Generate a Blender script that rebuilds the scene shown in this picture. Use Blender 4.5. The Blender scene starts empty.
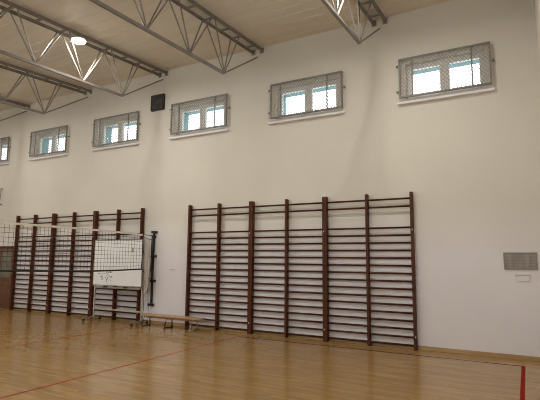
import bpy, math, random
from mathutils import Vector
random.seed(4)
scene = bpy.context.scene
col = scene.collection
V = Vector

# ------------------------------------------------------------------ materials
def new_mat(name):
    m = bpy.data.materials.new(name); m.use_nodes = True
    nt = m.node_tree; b = nt.nodes['Principled BSDF']
    return m, nt, b

def mat(name, rgb, rough=0.5, metal=0.0, var=0.12, scale=6.0, stretch=(1, 1, 1), bump=0.0, spec=0.5):
    m, nt, b = new_mat(name)
    tc = nt.nodes.new('ShaderNodeTexCoord'); mp = nt.nodes.new('ShaderNodeMapping')
    mp.inputs['Scale'].default_value = stretch
    nz = nt.nodes.new('ShaderNodeTexNoise'); nz.inputs['Scale'].default_value = scale
    nz.inputs['Detail'].default_value = 4
    rp = nt.nodes.new('ShaderNodeValToRGB')
    lo = [max(0, c * (1 - var)) for c in rgb]; hi = [min(1, c * (1 + var)) for c in rgb]
    rp.color_ramp.elements[0].position = 0.3; rp.color_ramp.elements[0].color = (*lo, 1)
    rp.color_ramp.elements[1].position = 0.7; rp.color_ramp.elements[1].color = (*hi, 1)
    L = nt.links
    L.new(tc.outputs['Object'], mp.inputs['Vector']); L.new(mp.outputs['Vector'], nz.inputs['Vector'])
    L.new(nz.outputs['Fac'], rp.inputs['Fac']); L.new(rp.outputs['Color'], b.inputs['Base Color'])
    b.inputs['Roughness'].default_value = rough; b.inputs['Metallic'].default_value = metal
    b.inputs['Specular IOR Level'].default_value = spec
    if bump:
        bp = nt.nodes.new('ShaderNodeBump'); bp.inputs['Strength'].default_value = bump
        bp.inputs['Distance'].default_value = 0.01
        L.new(nz.outputs['Fac'], bp.inputs['Height']); L.new(bp.outputs['Normal'], b.inputs['Normal'])
    return m

def wall_material():
    # two coats of paint: a greyish gloss dado up to about head height, cream above
    m, nt, b = new_mat('wall_paint'); L = nt.links
    tc = nt.nodes.new('ShaderNodeTexCoord'); sp = nt.nodes.new('ShaderNodeSeparateXYZ')
    L.new(tc.outputs['Object'], sp.inputs['Vector'])
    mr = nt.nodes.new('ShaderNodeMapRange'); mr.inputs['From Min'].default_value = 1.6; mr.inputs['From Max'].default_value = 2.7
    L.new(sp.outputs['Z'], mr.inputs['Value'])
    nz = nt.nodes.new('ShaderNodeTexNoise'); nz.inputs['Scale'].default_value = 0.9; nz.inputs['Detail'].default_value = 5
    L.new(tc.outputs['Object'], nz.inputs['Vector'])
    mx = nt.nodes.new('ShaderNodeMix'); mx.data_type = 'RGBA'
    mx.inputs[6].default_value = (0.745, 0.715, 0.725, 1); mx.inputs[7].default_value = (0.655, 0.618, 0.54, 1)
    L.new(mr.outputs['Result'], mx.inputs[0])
    m2 = nt.nodes.new('ShaderNodeMix'); m2.data_type = 'RGBA'; m2.blend_type = 'MULTIPLY'
    m2.inputs[0].default_value = 1
    rp = nt.nodes.new('ShaderNodeValToRGB')
    rp.color_ramp.elements[0].position = .3; rp.color_ramp.elements[0].color = (.94, .94, .94, 1)
    rp.color_ramp.elements[1].position = .7; rp.color_ramp.elements[1].color = (1, 1, 1, 1)
    L.new(nz.outputs['Fac'], rp.inputs['Fac'])
    L.new(mx.outputs[2], m2.inputs[6]); L.new(rp.outputs['Color'], m2.inputs[7])
    L.new(m2.outputs[2], b.inputs['Base Color'])
    n2 = nt.nodes.new('ShaderNodeTexNoise'); n2.inputs['Scale'].default_value = 25
    L.new(tc.outputs['Object'], n2.inputs['Vector'])
    bp = nt.nodes.new('ShaderNodeBump'); bp.inputs['Strength'].default_value = .08; bp.inputs['Distance'].default_value = .01
    L.new(n2.outputs['Fac'], bp.inputs['Height']); L.new(bp.outputs['Normal'], b.inputs['Normal'])
    b.inputs['Roughness'].default_value = 0.6
    b.inputs['Specular IOR Level'].default_value = 0.25
    return m

def floor_material():
    m, nt, b = new_mat('parquet'); L = nt.links
    tc = nt.nodes.new('ShaderNodeTexCoord')
    br = nt.nodes.new('ShaderNodeTexBrick')
    br.inputs['Scale'].default_value = 1.0
    br.inputs['Brick Width'].default_value = 0.62; br.inputs['Row Height'].default_value = 0.065
    br.inputs['Mortar Size'].default_value = 0.0006; br.inputs['Bias'].default_value = 0.0
    br.offset = 0.37; br.offset_frequency = 3; br.squash = 0.8; br.squash_frequency = 2
    br.inputs['Color1'].default_value = (0.39, 0.238, 0.088, 1)
    br.inputs['Color2'].default_value = (0.31, 0.184, 0.065, 1)
    br.inputs['Mortar'].default_value = (0.25, 0.145, 0.053, 1)
    L.new(tc.outputs['Object'], br.inputs['Vector'])
    mp = nt.nodes.new('ShaderNodeMapping'); mp.inputs['Scale'].default_value = (1.2, 14, 1)
    L.new(tc.outputs['Object'], mp.inputs['Vector'])
    nz = nt.nodes.new('ShaderNodeTexNoise'); nz.inputs['Scale'].default_value = 1.6; nz.inputs['Detail'].default_value = 6
    L.new(mp.outputs['Vector'], nz.inputs['Vector'])
    rp = nt.nodes.new('ShaderNodeValToRGB')
    rp.color_ramp.elements[0].position = .3; rp.color_ramp.elements[0].color = (.78, .78, .78, 1)
    rp.color_ramp.elements[1].position = .7; rp.color_ramp.elements[1].color = (1.08, 1.08, 1.08, 1)
    L.new(nz.outputs['Fac'], rp.inputs['Fac'])
    mx = nt.nodes.new('ShaderNodeMix'); mx.data_type = 'RGBA'; mx.blend_type = 'MULTIPLY'; mx.inputs[0].default_value = 1
    L.new(br.outputs['Color'], mx.inputs[6]); L.new(rp.outputs['Color'], mx.inputs[7])
    L.new(mx.outputs[2], b.inputs['Base Color'])
    b.inputs['Roughness'].default_value = 0.19
    b.inputs['Specular IOR Level'].default_value = 0.36
    return m

def glass_material(name, tint=(0.93, 0.97, 0.97)):
    m = bpy.data.materials.new(name); m.use_nodes = True
    nt = m.node_tree; nt.nodes.clear(); L = nt.links
    out = nt.nodes.new('ShaderNodeOutputMaterial'); mx = nt.nodes.new('ShaderNodeMixShader')
    tr = nt.nodes.new('ShaderNodeBsdfTransparent'); tr.inputs['Color'].default_value = (*tint, 1)
    gl = nt.nodes.new('ShaderNodeBsdfGlossy'); gl.inputs['Roughness'].default_value = 0.03
    mx.inputs['Fac'].default_value = 0.05
    L.new(tr.outputs['BSDF'], mx.inputs[1]); L.new(gl.outputs['BSDF'], mx.inputs[2])
    L.new(mx.outputs['Shader'], out.inputs['Surface'])
    return m

def emit_material(name, rgb, s):
    m, nt, b = new_mat(name)
    b.inputs['Base Color'].default_value = (*rgb, 1)
    b.inputs['Emission Color'].default_value = (*rgb, 1); b.inputs['Emission Strength'].default_value = s
    return m

M = dict(
    wall=wall_material(), floor=floor_material(),
    ceil=mat('ceiling_sheet', (0.67, 0.605, 0.505), 0.55, var=.05, scale=2.0, stretch=(.3, 3, 1)),
    side=mat('side_wall_paint', (0.74, 0.69, 0.62), 0.6, var=.03, scale=1.0),
    red=mat('red_floor_paint', (0.255, 0.026, 0.018), 0.6, var=.12, spec=.0),
    darkred=mat('dark_red_floor_paint', (0.06, 0.018, 0.010), 0.7, var=.15, spec=.0),
    oak=mat('skirting_wood', (0.40, 0.26, 0.12), 0.4, var=.2, scale=5, stretch=(.4, 6, 6)),
    brown=mat('stained_wood', (0.078, 0.023, 0.009), 0.5, var=.3, scale=5, stretch=(4, 4, .6), spec=.2),
    rung=mat('stained_rung_wood', (0.064, 0.018, 0.0075), 0.5, var=.3, scale=5, stretch=(.6, 4, 4), spec=.2),
    steel=mat('painted_truss_steel', (0.205, 0.19, 0.165), 0.5, var=.1, scale=4),
    rod=mat('pale_truss_steel', (0.22, 0.20, 0.17), 0.45, var=.1, scale=4),
    guard=mat('guard_steel', (0.20, 0.18, 0.16), 0.5, var=.12, scale=8),
    mesh=mat('guard_mesh_steel', (0.36, 0.33, 0.285), 0.5, var=.04, scale=8),
    pvc=mat('window_plastic', (0.66, 0.64, 0.60), 0.4, var=.04),
    teal=mat('teal_paint', (0.045, 0.19, 0.21), 0.6, var=.08),
    glass=glass_material('window_glass'),
    black=mat('black_paint', (0.012, 0.012, 0.012), 0.4, var=.3),
    blackface=mat('black_panel_face', (0.045, 0.040, 0.036), 0.6, var=.8, scale=9),
    tape=mat('cream_tape', (0.80, 0.74, 0.64), 0.7, var=.05),
    cord=mat('black_cord', (0.02, 0.02, 0.02), 0.8, var=.2),
    cloth=mat('grey_netting', (0.64, 0.61, 0.57), 0.9, var=.15, scale=30),
    board=mat('whiteboard_enamel', (0.80, 0.80, 0.79), 0.25, var=.02),
    alu=mat('grey_frame_metal', (0.29, 0.262, 0.225), 0.45, metal=.3, var=.1),
    pale=mat('pale_grey_metal', (0.50, 0.47, 0.43), 0.4, metal=.3, var=.1),
    lime=mat('yellow_green_paper', (0.30, 0.33, 0.10), 0.7, var=.1),
    ink=mat('dark_marker_ink', (0.05, 0.05, 0.06), 0.7, var=.1),
    benchwood=mat('bench_wood', (0.42, 0.26, 0.14), 0.35, var=.15, scale=4, stretch=(.5, 8, 8)),
    darkmetal=mat('dark_tube_metal', (0.06, 0.055, 0.05), 0.4, metal=.5, var=.2),
    rubber=mat('black_rubber', (0.015, 0.015, 0.015), 0.7, var=.2),
    grille=mat('grey_vent_metal', (0.36, 0.325, 0.28), 0.45, metal=.2, var=.25, scale=5, stretch=(3, 1, .4)),
    wallgrey=mat('grey_wall_plate', (0.715, 0.68, 0.69), 0.6, var=.03),
    plate=mat('white_plate_plastic', (0.72, 0.67, 0.62), 0.5, var=.03),
    doorwood=mat('door_wood', (0.12, 0.046, 0.018), 0.4, var=.25, scale=3, stretch=(5, 5, .6)),
    doorglass=mat('frosted_door_glass', (0.14, 0.135, 0.10), 0.25, var=.2, scale=4),
    lamp=emit_material('lamp_diffuser', (1.0, 0.95, 0.86), 30.0),
    lampbody=mat('lamp_housing', (0.5, 0.5, 0.5), 0.4, var=.05),
)

# ------------------------------------------------------------------ mesh builder
class MB:
    def __init__(s): s.v = []; s.f = []; s.mi = []
    def quad(s, a, b, c, d, mi=0):
        n = len(s.v); s.v += [tuple(a), tuple(b), tuple(c), tuple(d)]; s.f.append((n, n+1, n+2, n+3)); s.mi.append(mi); return s
    def box(s, x0, x1, y0, y1, z0, z1, ch=0.0, mi=0):
        if ch <= 0:
            n = len(s.v)
            s.v += [(x0,y0,z0),(x1,y0,z0),(x1,y1,z0),(x0,y1,z0),(x0,y0,z1),(x1,y0,z1),(x1,y1,z1),(x0,y1,z1)]
            fs = [(0,3,2,1),(4,5,6,7),(0,1,5,4),(1,2,6,5),(2,3,7,6),(3,0,4,7)]
            s.f += [tuple(n+i for i in f) for f in fs]; s.mi += [mi]*6; return s
        import bmesh
        bm = bmesh.new(); bmesh.ops.create_cube(bm, size=1)
        for v in bm.verts:
            v.co = V(((x0+x1)/2+v.co.x*(x1-x0), (y0+y1)/2+v.co.y*(y1-y0), (z0+z1)/2+v.co.z*(z1-z0)))
        bmesh.ops.bevel(bm, geom=list(bm.edges), offset=ch, segments=2, affect='EDGES', profile=.5)
        n = len(s.v); bm.verts.index_update()
        s.v += [tuple(v.co) for v in bm.verts]
        for f in bm.faces: s.f.append(tuple(n+v.index for v in f.verts)); s.mi.append(mi)
        bm.free(); return s
    def bar(s, p, q, w, h, up=(0,0,1), mi=0):
        p, q = V(p), V(q); d = (q-p).normalized(); u = V(up)
        if abs(d.dot(u)) > .98: u = V((0,1,0))
        r = d.cross(u).normalized()*(w/2); u = r.cross(d).normalized()*(h/2)
        n = len(s.v)
        for c in (p, q):
            for a, b in ((-1,-1),(1,-1),(1,1),(-1,1)): s.v.append(tuple(c+r*a+u*b))
        fs = [(0,1,2,3),(7,6,5,4)] + [(i,i+4,(i+1)%4+4,(i+1)%4) for i in range(4)]
        s.f += [tuple(n+i for i in f) for f in fs]; s.mi += [mi]*6; return s
    def tube(s, pts, r, k=8, caps=True, sy=1.0, mi=0):
        pts = [V(p) for p in pts]; n0 = len(s.v); rings = []
        for i, p in enumerate(pts):
            d = (pts[min(i+1, len(pts)-1)] - pts[max(i-1, 0)]).normalized()
            u = V((0,0,1)) if abs(d.z) < .95 else V((0,1,0))
            a = d.cross(u).normalized(); b = a.cross(d).normalized(); ring = []
            rr = r[i] if isinstance(r, (list, tuple)) else r
            for j in range(k):
                t = 2*math.pi*(j+.5)/k
                ring.append(len(s.v)); s.v.append(tuple(p + a*math.cos(t)*rr + b*math.sin(t)*rr*sy))
            rings.append(ring)
        for A, B in zip(rings, rings[1:]):
            for j in range(k): s.f.append((A[j], A[(j+1)%k], B[(j+1)%k], B[j])); s.mi.append(mi)
        if caps and k > 2:
            s.f.append(tuple(reversed(rings[0]))); s.f.append(tuple(rings[-1])); s.mi += [mi]*2
        return s
    def build(s, name, mats, parent=None, smooth=False, origin=None):
        me = bpy.data.meshes.new(name)
        o0 = V(origin) if origin else V((0,0,0))
        me.from_pydata([tuple(V(v)-o0) for v in s.v], [], s.f)
        for m in (mats if isinstance(mats, (list, tuple)) else [mats]): me.materials.append(m)
        for p, i in zip(me.polygons, s.mi): p.material_index = i; p.use_smooth = smooth
        me.update()
        o = bpy.data.objects.new(name, me); col.objects.link(o)
        o.location = o0
        if parent is not None: o.parent = parent
        return o

def thing(name, label, cat, loc=(0,0,0), group=None):
    o = bpy.data.objects.new(name, None); col.objects.link(o); o.location = loc
    o.empty_display_size = .1
    o['label'] = label; o['category'] = cat
    if group: o['group'] = group
    return o
def structure(o): o['kind'] = 'structure'; return o
def dup(root, loc, label=None):
    r = root.copy(); col.objects.link(r); r.location = loc
    if label: r['label'] = label
    for ch in list(root.children):
        c = ch.copy(); col.objects.link(c); c.parent = r
        for g in list(ch.children):
            d = g.copy(); col.objects.link(d); d.parent = c
    return r

# ------------------------------------------------------------------ dimensions (metres); long wall is y = 0, room is y < 0
XL, XR, YB = -10.05, 7.66, -10.3
CZ, CS = 6.735, 0.055               # ceiling height at the wall, fall per metre
WX = [5.215, 2.24, -0.752, -3.712, -6.685, -9.65]   # left edge of each guard, from the right
OP = (0.11, 1.655, 4.87, 5.63)
OPB = [1.585] + [1.655]*5      # opening in the wall relative to guard

# ------------------------------------------------------------------ room shell
# floor with the painted lines let into its surface
xs = sorted({XL, XR, -1.20, -1.16, 1.747, 1.787, 7.125, 7.181})
ys = sorted({YB, 0.0, -0.53, -0.585, -9.5, -9.55})
mb = MB()
for xa, xb in zip(xs, xs[1:]):
    for ya, yb in zip(ys, ys[1:]):
        mi = 0; cx, cy = (xa+xb)/2, (ya+yb)/2
        inside = -9.55 < cy < -0.53
        if inside and (abs(cx+1.18) < .03 or abs(cx-1.767) < .03 or abs(cx-7.154) < .04): mi = 1
        elif 1.75 < cx < 7.19 and (-0.585 < cy < -0.53 or -9.55 < cy < -9.5): mi = 2
        mb.quad((xa,ya,0),(xb,ya,0),(xb,yb,0),(xa,yb,0), mi)
structure(mb.build('floor', [M['floor'], M['red'], M['darkred']]))

# long wall with six openings
xs = [XL]
for w, b in zip(reversed(WX), reversed(OPB)): xs += [w+OP[0], w+b]
xs.append(XR); zs = [0, OP[2], OP[3], 7.2]
mb = MB(); T = 0.44
for i, (xa, xb) in enumerate(zip(xs, xs[1:])):
    for j, (za, zb) in enumerate(zip(zs, zs[1:])):
        if i % 2 == 1 and j == 1:
            mb.quad((xa,0,za),(xa,T,za),(xa,T,zb),(xa,0,zb)); mb.quad((xb,0,za),(xb,0,zb),(xb,T,zb),(xb,T,za))
            mb.quad((xa,0,za),(xb,0,za),(xb,T,za),(xa,T,za)); mb.quad((xa,0,zb),(xa,T,zb),(xb,T,zb),(xb,0,zb))
            continue
        mb.quad((xa,0,za),(xa,0,zb),(xb,0,zb),(xb,0,za)); mb.quad((xa,T,za),(xb,T,za),(xb,T,zb),(xa,T,zb))
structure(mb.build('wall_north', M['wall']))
structure(MB().box(XR, XR+.2, YB-.2, T, 0, 7.2).build('wall_east', M['side']))
structure(MB().box(XL-.2, XL, YB-.2, T, 0, 7.2).build('wall_west', M['side']))
FILL_WIN = [(-9.4+3.4*i, -6.5+3.4*i) for i in range(5)]; SZ = (2.6, 4.9)  # unseen openings behind the camera, added for cool light on the lower wall
mb = MB(); mb.box(XL-.2, XR+.2, YB-.2, YB, 0, SZ[0]); mb.box(XL-.2, XR+.2, YB-.2, YB, SZ[1], 7.2)
ed = [XL-.2] + [e for p in FILL_WIN for e in p] + [XR+.2]
for i in range(0, len(ed), 2): mb.box(ed[i], ed[i+1], YB-.2, YB, *SZ)
structure(mb.build('wall_south', M['side']))
for i, (xa, xb) in enumerate(FILL_WIN):
    mb = MB(); t = .07; ya, yb = YB-.14, YB-.07
    mb.box(xa, xa+t, ya, yb, *SZ); mb.box(xb-t, xb, ya, yb, *SZ)
    mb.box(xa+t, xb-t, ya, yb, SZ[0], SZ[0]+t); mb.box(xa+t, xb-t, ya, yb, SZ[1]-t, SZ[1])
    for k in (1, 2): mb.box(xa+(xb-xa)*k/3-.04, xa+(xb-xa)*k/3+.04, ya, yb, SZ[0]+t, SZ[1]-t)
    fr = structure(mb.build('window_%d' % (7+i), M['pvc']))  # added window, put in only to let in fill light from the sky
    MB().quad((xa+t, YB-.1, SZ[0]+t), (xb-t, YB-.1, SZ[0]+t), (xb-t, YB-.1, SZ[1]-t), (xa+t, YB-.1, SZ[1]-t)).build('pane', M['glass'], fr)

# ceiling: ribbed sheet, ribs parallel to the wall, falling gently away from it
mb = MB(); prof = []; y = 0.0
while y > YB:
    for dy, dz in ((0, 0), (-.20, 0), (-.21, .008), (-.29, .008), (-.30, 0)):
        prof.append((y+dy, CZ + CS*(y+dy) + dz))
    y -= .30
for (ya, za), (yb, zb) in zip(prof, prof[1:]):
    if abs(ya-yb) > 1e-6: mb.quad((XL,ya,za),(XR,ya,za),(XR,yb,zb),(XL,yb,zb))
mb.box(XL, XR, YB-.3, T, 7.2, 7.3)
structure(mb.build('ceiling', M['ceil']))

mb = MB(); mb.box(-7.0, XR, -0.022, -0.001, 0.0, 0.075, .004); mb.box(XL, -8.9, -0.022, -0.001, 0, .075, .004)
structure(mb.build('baseboard_north', M['oak']))
structure(MB().box(XR-.022, XR-.001, YB, -.03, 0, .075, .004).build('baseboard_east', M['oak']))

# ------------------------------------------------------------------ windows (set in the wall) and their mesh guards
def make_window(n, x):
    r = thing('window_%d' % n, 'white two-light window high in the long wall', 'window', (x, 0, OP[2])); structure(r)
    del r['category']; del r['label']
    a, b, z0, z1 = OP; b = OPB[n-1]; H = z1 - z0; y0, y1 = .14, .21
    # fixed frame
    f = MB()
    f.box(a, a+.05, y0, y1, 0, H); f.box(b-.05, b, y0, y1, 0, H)
    f.box(a+.05, b-.05, y0, y1, 0, .045); f.box(a+.05, b-.05, y0, y1, H-.06, H)
    cx = (a+b)/2; f.box(cx-.035, cx+.035, y0, y1, .045, H-.06)
    f.build('window_frame', M['pvc'], r)
    for xa, xb in ((a+.05, cx-.035), (cx+.035, b-.05)):
        s = MB(); w = .055; za, zb = .045, H-.06
        s.box(xa, xa+w, y0-.02, y1-.01, za, zb, .006); s.box(xb-w, xb, y0-.02, y1-.01, za, zb, .006)
        s.box(xa+w, xb-w, y0-.02, y1-.01, za, za+w, .006); s.box(xa+w, xb-w, y0-.02, y1-.01, zb-w, zb, .006)
        so = s.build('sash', M['pvc'], r)
        MB().quad((xa+w, y0+.02, za+w), (xb-w, y0+.02, za+w), (xb-w, y0+.02, zb-w), (xa+w, y0+.02, zb-w)).build('pane', M['glass'], so)
        if xa > cx: MB().box(xa+.015, xa+.035, y0-.045, y0-.02, .26, .36, .005).build('handle', M['pvc'], so)
    l = MB()
    l.box(a, a+.012, y1, T+.06, 0, H); l.box(b-.012, b, y1, T+.06, 0, H)
    l.box(a+.012, b-.012, y1, T+.06, H-.075, H); l.box(a+.012, b-.012, y1, T+.06, 0, .012)
    l.build('outer_lining', M['teal'], r)
    MB().box(-.05, b+.145, -.085, .13, -.11, -.06, .012).build('sill', M['wall'], r)
    return r
for i, x in enumerate(WX): make_window(i+1, x)

GW, GH = 1.775, 0.82
def make_guard(x, label):
    r = thing('window_guard', label, 'window guard', (x, 0, 4.885), 'mesh guards over the high windows')
    y = -.075; f = MB(); t = .032
    f.box(0, t, y-.02, y+.02, 0, GH); f.box(GW-t, GW, y-.02, y+.02, 0, GH)
    f.box(t, GW-t, y-.02, y+.02, 0, t); f.box(t, GW-t, y-.02, y+.02, GH-t, GH)
    f.build('guard_frame', M['guard'], r)
    for bx in (.285, 1.43): MB().box(bx-.014, bx+.014, y-.035, y-.02, t, GH-t).build('upright_bar', M['guard'], r)
    m = MB(); st = .082; k = 1.1
    n = int((GW*k+GH)/st)+2
    for sgn in (1, -1):
        for i in range(-1, n):
            c = i*st                                   # line: z = c - k*x   or mirrored
            pts = []
            for xx in (0, GW):
                zz = c-k*xx
                if 0 <= zz <= GH: pts.append((xx, zz))
            for zz in (0, GH):
                xx = (c-zz)/k
                if 0 < xx < GW: pts.append((xx, zz))
            if len(pts) < 2: continue
            p, q = pts[0], pts[-1]
            if sgn < 0: p, q = (GW-p[0], p[1]), (GW-q[0], q[1])
            if (V(p)-V(q)).length < .02: continue
            m.tube([(p[0], y+.003*sgn, p[1]), (q[0], y+.003*sgn, q[1])], .0062, 4, False)
    m.build('wire_mesh', M['mesh'], r)
    for bx, bz in ((-.02, .14), (-.02, .68), (GW+.02, .46)):
        h = MB(); h.box(bx-.035, bx+.035, y-.012, y+.012, bz-.014, bz+.014)
        sx = bx + (.02 if bx > 1 else -.02)
        h.box(sx-.012, sx+.012, y, 0, bz-.012, bz+.012)
        h.build('hinge_lug', M['guard'], r)
    return r
GL = ['grey steel mesh guard over the rightmost high window, nearest the room corner',
      'grey steel mesh guard over the second high window from the right',
      'grey steel mesh guard over the high window just right of the black square box',
      'grey steel mesh guard over the high window just left of the black square box',
      'grey steel mesh guard over the second high window from the left edge',
      'grey steel mesh guard cut off by the left edge of the picture']
g0 = make_guard(WX[1], GL[1])
for i in (0, 2, 3, 4, 5):
    g = dup(g0, (WX[i], 0, 4.885), GL[i])
    if i == 0: g.scale = (.955, 1, 1)

# ------------------------------------------------------------------ wall bars
BAY, HT = 0.908, 2.974
RZ = [0.078 + .1472*i for i in range(16)] + [2.70, 2.852]
def make_bars(x, label):
    r = thing('wall_bars', label, 'wall bars', (x, 0, 0), 'brown wooden wall bars along the wall')
    pw = .05
    for px, a, b in ((0, 0, pw), (BAY, -pw/2, pw/2), (2*BAY, -pw, 0)):
        p = MB().box(px+a, px+b, -.14, -.03, 0, HT, .006).build('post', M['brown'], r)
    for z in RZ:
        MB().tube([(.006, -.09, z), (2*BAY-.006, -.09, z)], .0225, 8, sy=.85).build('rung', M['rung'], r, smooth=True)
    for px in (.0, 2*BAY):
        for z in (.24, 2.24):
            b = MB(); b.box(px-.016 if px else px, px if px else px+.016, -.032, 0, z-.04, z+.04, .002)
            b.build('wall_bracket', M['plate'], r)
            if px: MB().box(px-.02, px-.002, -.15, -.139, z-.014, z+.014, .003).build('bolt_cap', M['plate'], r)
    return r
RX, LX = -.03, -7.03
b0 = make_bars(RX+4*BAY, 'dark brown wooden wall bars, rightmost unit, ending beside the bare right wall')
dup(b0, (RX+2*BAY, 0, 0), 'dark brown wooden wall bars, middle unit of the right-hand group of three')
dup(b0, (RX, 0, 0), 'dark brown wooden wall bars whose foot is behind the right end of the bench')
dup(b0, (LX+4*BAY, 0, 0), 'dark brown wooden wall bars directly behind the wheeled whiteboard')
dup(b0, (LX+2*BAY, 0, 0), 'dark brown wooden wall bars just left of the whiteboard, middle unit of the left group')
dup(b0, (LX, 0, 0), 'dark brown wooden wall bars beside the brown door at far left')

# ------------------------------------------------------------------ roof trusses
def zt(d): return 6.645 - CS*d
def zb(d): return 5.632 - .036*d
KN = [1.4 + 1.155*i for i in range(7)]             # bottom panel points
TN = [.95] + [(a+b)/2 for a, b in zip(KN, KN[1:])] + [KN[-1]+.55]
END = -YB
def make_truss(x, label):
    r = thing('roof_truss', label, 'roof truss', (x, 0, 0), 'steel roof trusses under the ceiling')
    o = .118
    for s in (-1, 1):
        c = MB()                                     # angle section
        c.bar((s*o, -.01, zt(0)), (s*o, YB+.01, zt(END)), .055, .018)
        c.bar((s*(o+.022), -.01, zt(0)), (s*(o+.022), YB+.01, zt(END)), .014, .075)
        c.build('top_chord', M['steel'], r)
        MB().box(s*o-.05, s*o+.05, -.012, -.001, zt(0)-.07, zt(0)+.06).build('wall_plate', M['steel'], r)
    c = MB().bar((0, -KN[0], zb(KN[0])), (0, -KN[-1], zb(KN[-1])), .055, .05).build('bottom_chord', M['steel'], r)
    MB().tube([(0, -KN[0], zb(KN[0])), (0, -.01, 6.50)], .017, 6).build('end_strut', M['rod'], r)
    MB().tube([(0, -KN[-1], zb(KN[-1])), (0, YB+.01, zt(END)-.13)], .017, 6).build('end_strut', M['rod'], r)
    for i, k in enumerate(KN):
        for t, dd in ((TN[i], .04), (TN[i+1], -.04)):
            for s in (-1, 1):
                MB().tube([(s*.01, -k, zb(k)), (s*o, -(t+dd), zt(t))], .0145, 6).build('web_rod', M['rod'], r)
    bt = sorted(TN + KN + [.35, END-.35])
    for d in bt:
        MB().box(-o, o, -d-.03, -d+.03, zt(d)-.012, zt(d)+.004).build('batten', M['steel'], r)
    return r
TL = ['grey steel roof truss nearest the camera, at top centre of the picture',
      'long grey steel roof truss ending at the wall right of the black square box',
      'grey steel roof truss carrying the lit round lamp',
      'grey steel roof truss ending above the second window from the left edge',
      'furthest grey steel roof truss, only its end showing at the left edge']
t0 = make_truss(4.83, TL[0])
for i in range(1, 5): dup(t0, (4.835-2.99*i, 0, 0), TL[i])

# ------------------------------------------------------------------ lamp
LPX, LPY, LPZ = -1.02, -2.83, 6.33
r = thing('ceiling_lamp', 'lit round white lamp hung under the third roof truss', 'lamp', (LPX, LPY, LPZ))
MB().tube([(0,0,.025),(0,0,.06),(0,0,.085)], [.15,.14,.06], 24).build('lamp_housing', M['lampbody'], r, True)
MB().tube([(0,0,.024),(0,0,.0),(0,0,-.035)], [.145,.135,.07], 24).build('diffuser', M['lamp'], r, True)
MB().tube([(0,0,.08),(0,0,.16)], .012, 8).build('hanger', M['lampbody'], r)

# ------------------------------------------------------------------ things on the wall
r = thing('wall_box', 'small black square box mounted high on the wall between two windows', 'box', (-1.27, 0, 5.85))
mb = MB(); w, h = .225, .215
mb.box(-w, w, -.06, 0, -h, h, .006); mb.build('case', M['black'], r)
mb = MB(); mb.box(-w, w, -.075, -.06, h-.03, h); mb.box(-w, w, -.075, -.06, -h, -h+.03)
mb.box(-w, -w+.03, -.075, -.06, -h+.03, h-.03); mb.box(w-.03, w, -.075, -.06, -h+.03, h-.03); mb.build('front_frame', M['black'], r)
mb = MB(); mb.box(-w+.03, w-.03, -.066, -.0605, -h+.03, h-.03); mb.build('front_panel', M['blackface'], r)

r = thing('ventilation_grille', 'grey metal ventilation grille set low in the wall at far right', 'vent', (7.19, 0, 1.66))
mb = MB(); w, h = .26, .148; t = .022
mb.box(-w, w, -.022, 0, h-t, h, .003); mb.box(-w, w, -.022, 0, -h, -h+t, .003)
mb.box(-w, -w+t, -.022, 0, -h+t, h-t, .003); mb.box(w-t, w, -.022, 0, -h+t, h-t, .003); mb.build('frame', M['alu'], r)
MB().box(-w+t, w-t, -.006, -.001, -h+t, h-t).build('back_plate', M['grille'], r)
mb = MB()
for i in range(10):
    z = -h+t+.012 + i*.0255
    mb.bar((-w+t, -.012, z), (w-t, -.012, z), .012, .004, up=(0, .6, 1))
mb.build('louvre_slats', M['grille'], r)

r = thing('switch_plate', 'small pale rectangular plate on the wall just below the ventilation grille', 'plate', (7.21, 0, 1.365))
MB().box(-.11, .11, -.018, 0, -.05, .05, .006).build('plate', M['wallgrey'], r)
MB().box(-.115, .115, -.024, 0, .05, .058).build('top_lip', M['alu'], r)

r = thing('wall_socket', 'tiny white wall socket between the net rail and the right wall bars', 'socket', (-.595, 0, 1.35))
MB().box(-.07, .07, -.014, 0, -.03, .03, .005).build('plate', M['plate'], r)
MB().box(-.072, .072, -.02, 0, .022, .032).build('top_lip', M['alu'], r)

r = thing('wire_guard', 'dark wire guard bracket on the wall above the door at left edge', 'bracket', (-8.4, 0, 3.67))
mb = MB()
mb.tube([(.26,0,.27),(.30,-.09,.24),(.36,-.10,.17),(.345,-.10,0),(.33,-.10,-.17),(.29,-.09,-.24),(.26,0,-.27)], .014, 6)
mb.tube([(-.26,0,.27),(-.30,-.09,.24),(-.36,-.10,.17),(-.345,-.10,0),(-.33,-.10,-.17),(-.29,-.09,-.24),(-.26,0,-.27)], .014, 6)
for z in (.17, 0, -.17): mb.tube([(-.35,-.10,z),(.35 if z <= 0 else .36,-.10,z)], .006, 5)
mb.build('wire_cage', M['guard'], r, True)
for z in (.27, -.27):
    for x in (.27, -.27): MB().box(x-.03, x+.03, -.02, 0, z-.03, z+.03, .006).build('mounting_foot', M['guard'], r)

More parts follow.
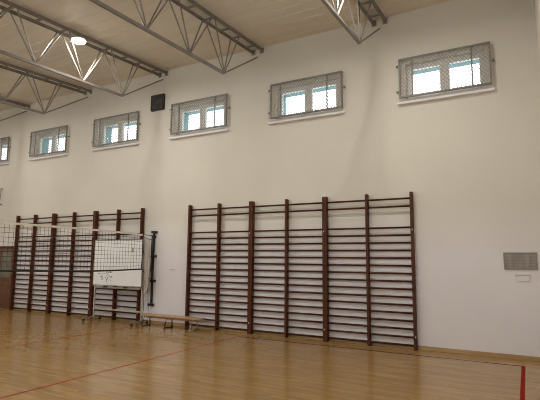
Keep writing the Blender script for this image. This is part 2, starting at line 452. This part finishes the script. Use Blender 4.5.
# ------------------------------------------------------------------ door at far left
d = thing('door_1', 'x', 'x', (-7.1, 0, 0)); del d['label']; del d['category']; structure(d)
mb = MB(); W2 = 1.72
mb.box(-W2, -W2+.09, -.05, 0, 0, 2.0, .004); mb.box(-.10, 0, -.05, 0, 0, 2.0, .004); mb.box(-W2+.09, -.10, -.05, 0, 1.92, 2.0, .004)
mb.build('door_frame', M['brown'], d)
for xa, xb in ((-W2+.09, -W2/2-.003), (-W2/2+.003, -.10)):
    mb = MB(); st = .09
    mb.box(xa, xa+st, -.035, 0, .01, 1.92, .004); mb.box(xb-st, xb, -.035, 0, .01, 1.92, .004)
    mb.box(xa+st, xb-st, -.035, 0, 1.82, 1.92, .004); mb.box(xa+st, xb-st, -.035, 0, .86, 1.0, .004); mb.box(xa+st, xb-st, -.035, 0, .01, .16, .004)
    mb.box(xa+st, xb-st, -.022, 0, .16, .86)
    leaf = mb.build('door_leaf', M['doorwood'], d)
    MB().box(xa+st, xb-st, -.02, -.012, 1.0, 1.82).build('pane', M['doorglass'], leaf)
    mb = MB(); hx = -W2/2 + (.06 if xa > -W2/2 else -.06)
    mb.tube([(hx,-.035,1.05),(hx,-.075,1.05),(hx+.11*(1 if xa > -W2/2 else -1),-.075,1.05)], .01, 6)
    mb.build('handle', M['alu'], leaf)

# ------------------------------------------------------------------ net rail and volleyball net
PX = -1.165
r = thing('net_rail', 'black vertical net rail with clamps fixed to the wall, holding the net cords', 'net rail', (PX-.06, 0, 0))
MB().box(-.022, .022, -.055, -.01, .45, 2.33, .004).build('rail', M['black'], r)
MB().tube([(-.028,-.07,1.32),(-.028,-.07,2.25)], .014, 8).build('tension_bar', M['black'], r)
MB().box(-.04, .10, -.10, 0, 2.30, 2.36, .006).build('top_cap', M['black'], r)
for z, xa, xb in ((.47, -.09, .075), (1.07, -.045, .10), (1.70, -.045, .10), (2.20, -.04, .05)):
    mb = MB(); mb.box(xa, xb, -.08, 0, z-.028, z+.028, .005); mb.tube([((xa+xb)/2+.05,-.08,z),((xa+xb)/2+.05,-.11,z)], .016, 8)
    mb.build('clamp', M['black'], r)

def ztop(y): return 2.285 - .055*math.exp((y+.5)/1.1)
def zbot(y): return 1.385 + .02*math.sin((y+.5)*1.2) - .005
r = thing('volleyball_net', 'black volleyball net with cream top tape stretched out from the wall', 'net', (PX, 0, 0))
NY0, NY1 = -.50, -9.6
mb = MB(); n = 100
ysn = [NY0 + (NY1-NY0)*i/n for i in range(n+1)]
for y in ysn: mb.tube([(0, y, zbot(y)), (0, y, ztop(y))], 0.0036, 3, False)
for j in range(1, 10):
    mb.tube([(0, y, zbot(y) + (ztop(y)-zbot(y))*j/10) for y in ysn[::4]], 0.0036, 3, False)
mb.build('netting', M['cord'], r)
mb = MB()
for a, b in zip(ysn[::2], ysn[2::2]):
    mb.bar((0, a, ztop(a)), (0, b, ztop(b)), .008, .044)
mb.build('top_tape', M['tape'], r)
mb = MB().tube([(0, y, zbot(y)) for y in ysn[::2]], .018, 6)
mb.build('bottom_cord', M['cord'], r)
MB().tube([(0, NY0, zbot(NY0)), (0.004, NY0+.015, 1.85), (0, NY0, ztop(NY0))], .011, 6).build('side_cord', M['cord'], r)
def cordpart(pts, rad=.007): MB().tube(pts, rad, 5).build('tie_cord', M['cord'], r)
cordpart([(0,NY0,ztop(NY0)+.02),(0,-.3,2.235),(0,-.12,2.23)])
cordpart([(0,NY0,ztop(NY0)-.03),(0,-.3,2.145),(0,-.12,2.12)])
cordpart([(0,NY0,1.85),(0,-.42,1.76),(0,-.3,1.70),(0,-.2,1.685),(0,-.12,1.69)])
cordpart([(0,NY0,1.385),(0,-.33,1.24),(0,-.12,1.07)], .009)
mb = MB(); cols = 14; rows = 20; grid = []
for i in range(cols+1):
    for j in range(rows+1):
        u, v = i/cols, j/rows
        y = -.455 + .215*u + .012*math.sin(v*9+u*3)
        z = .78 + 1.35*v + (.14*u if v < .03 else 0)
        y += (.06*(1-v)*(1-u))
        grid.append((.02 + .018*math.sin(u*16 + v*2), y, z))
mb.v = grid
for i in range(cols):
    for j in range(rows):
        a = i*(rows+1)+j; mb.f.append((a, a+1, a+rows+2, a+rows+1)); mb.mi.append(0)
g = mb.build('gathered_netting', M['cloth'], r, True); g['label'] = 'pale grey gathered end of the net'
cordpart([(.02,-.40,.80),(.03,-.40,.40),(.0,-.41,.02)], .006)
cordpart([(.02,-.27,.92),(.03,-.25,.60),(.03,-.2,.32)], .006)

# ------------------------------------------------------------------ whiteboard on wheels
r = thing('whiteboard', 'white board on a wheeled grey stand in front of the left wall bars', 'whiteboard', (-2.07, -.43, 0))
BW = .885
MB().box(-BW+.02, BW-.02, -.015, .015, .93, 2.12).build('board_panel', M['board'], r)
mb = MB()
mb.box(-BW, -BW+.022, -.022, .022, .92, 2.13, .004); mb.box(BW-.022, BW, -.022, .022, .92, 2.13, .004)
mb.box(-BW+.022, BW-.022, -.022, .022, .92, .945, .004); mb.box(-BW+.022, BW-.022, -.022, .022, 2.105, 2.13, .004)
mb.build('board_frame', M['alu'], r)
mb = MB(); mb.box(-BW+.12, BW-.02, -.07, -.022, .865, .905, .004); mb.build('pen_tray', M['alu'], r)
for x in (-.35, .38): MB().box(x-.06, x+.06, -.08, -.022, .885, .918, .004).build('board_eraser', M['black'], r)
for x in (-.85, .855):
    mb = MB(); mb.box(x-.016, x+.016, .024, .064, .09, .98, .004)
    mb.build('leg', M['pale'], r)
MB().box(-.85, .855, .0, .03, .30, .335, .004).build('crossbar', M['pale'], r)
for x in (-.86, .855):
    f = MB().box(x-.02, x+.02, -.28, .27, .075, .11, .004).build('foot', M['alu'], r)
    for y in (-.27, .26):
        mb = MB(); mb.tube([(x-.014, y, .036), (x+.014, y, .036)], .036, 14)
        mb.tube([(x,y,.05),(x,y,.08)], .012, 6); mb.build('castor', M['rubber'], f)
MB().box(.50, .56, -.019, -.0155, 1.80, 1.92).build('paper_note', M['lime'], r)['label'] = 'small yellow-green note stuck on the board'
mb = MB(); rr = random.Random(3)
for i in range(26):
    x = -.70 + .52*rr.random(); z = 1.07 + .20*rr.random(); a = rr.uniform(-1.2, 1.6); l = rr.uniform(.03, .08)
    mb.bar((x, -.017, z), (x+l*math.cos(a), -.017, z+l*math.sin(a)), .004, .012, up=(0, 0, 1))
mb.build('marker_dots', M['ink'], r)['label'] = 'small dark marker scribbles'

# ------------------------------------------------------------------ bench
r = thing('gym_bench', 'long low wooden gym bench with metal legs standing along the wall', 'bench', (-.215, -.40, 0))
BL = .91
MB().box(-BL, BL, -.125, .125, .255, .29, .008).build('seat_plank', M['benchwood'], r)
mb = MB().box(-BL+.1, BL-.1, -.02, .02, .20, .255, .005); mb.build('centre_beam', M['benchwood'], r)
for x, m in ((-.78, 'darkmetal'), (-.07, 'darkmetal'), (.69, 'pale')):
    mb = MB()
    mb.tube([(x-.03,-.14,.012),(x-.02,-.12,.13),(x,-.085,.25),(x,.085,.25),(x-.02,.12,.13),(x-.03,.14,.012)], .015, 8)
    mb.tube([(x-.03,-.16,.014),(x-.03,.16,.014)], .014, 8)
    mb.build('leg_frame', M[m], r, True)

# ------------------------------------------------------------------ light
w = bpy.data.worlds.new('sky'); scene.world = w; w.use_nodes = True
bg = w.node_tree.nodes['Background']; bg.inputs['Color'].default_value = (0.93, 0.97, 1.0, 1); bg.inputs['Strength'].default_value = 4.0
for x, y, e in ((LPX, LPY, 98), (LPX+5.98, LPY, 98), (LPX-5.98, LPY, 98), (LPX+2.99, -7.4, 90), (LPX-2.99, -7.4, 90)):
    ld = bpy.data.lights.new('high_bay_light', 'AREA'); ld.shape = 'DISK'; ld.size = .36
    ld.energy = e; ld.color = (1.0, 0.95, 0.88)
    o = bpy.data.objects.new('high_bay_light', ld); col.objects.link(o)
    o.location = (x, y, LPZ - .045 if y == LPY else 6.0)

# ------------------------------------------------------------------ camera
cd = bpy.data.cameras.new('camera'); cam = bpy.data.objects.new('camera', cd); col.objects.link(cam)
f_px = 462.5; cd.sensor_fit = 'HORIZONTAL'; cd.sensor_width = 36; cd.lens = f_px*36/540; cd.clip_start = .05
yaw, pit, rol = map(math.radians, (-28.9523, 7.2835, 0.4986))
fw = V((math.sin(yaw)*math.cos(pit), math.cos(yaw)*math.cos(pit), math.sin(pit)))
rt = V((math.cos(yaw), -math.sin(yaw), 0)); up = rt.cross(fw)
rt2 = rt*math.cos(rol)+up*math.sin(rol); up2 = up*math.cos(rol)-rt*math.sin(rol)
from mathutils import Matrix
cam.matrix_world = Matrix(((rt2.x, up2.x, -fw.x, 7.2968), (rt2.y, up2.y, -fw.y, -9.1797), (rt2.z, up2.z, -fw.z, 1.6552), (0, 0, 0, 1)))
scene.camera = cam
scene.view_settings.view_transform = 'Standard'
scene.view_settings.exposure = -0.06
scene.cycles.filter_width = 1.0
scene.cycles.use_denoising = True
scene.cycles.denoiser = 'OPENIMAGEDENOISE'
scene.cycles.denoising_input_passes = 'RGB_ALBEDO_NORMAL'
scene.cycles.denoising_prefilter = 'NONE'
scene.cycles.max_bounces = 10; scene.cycles.diffuse_bounces = 6
scene.cycles.transparent_max_bounces = 16
scene.cycles.sample_clamp_indirect = 6
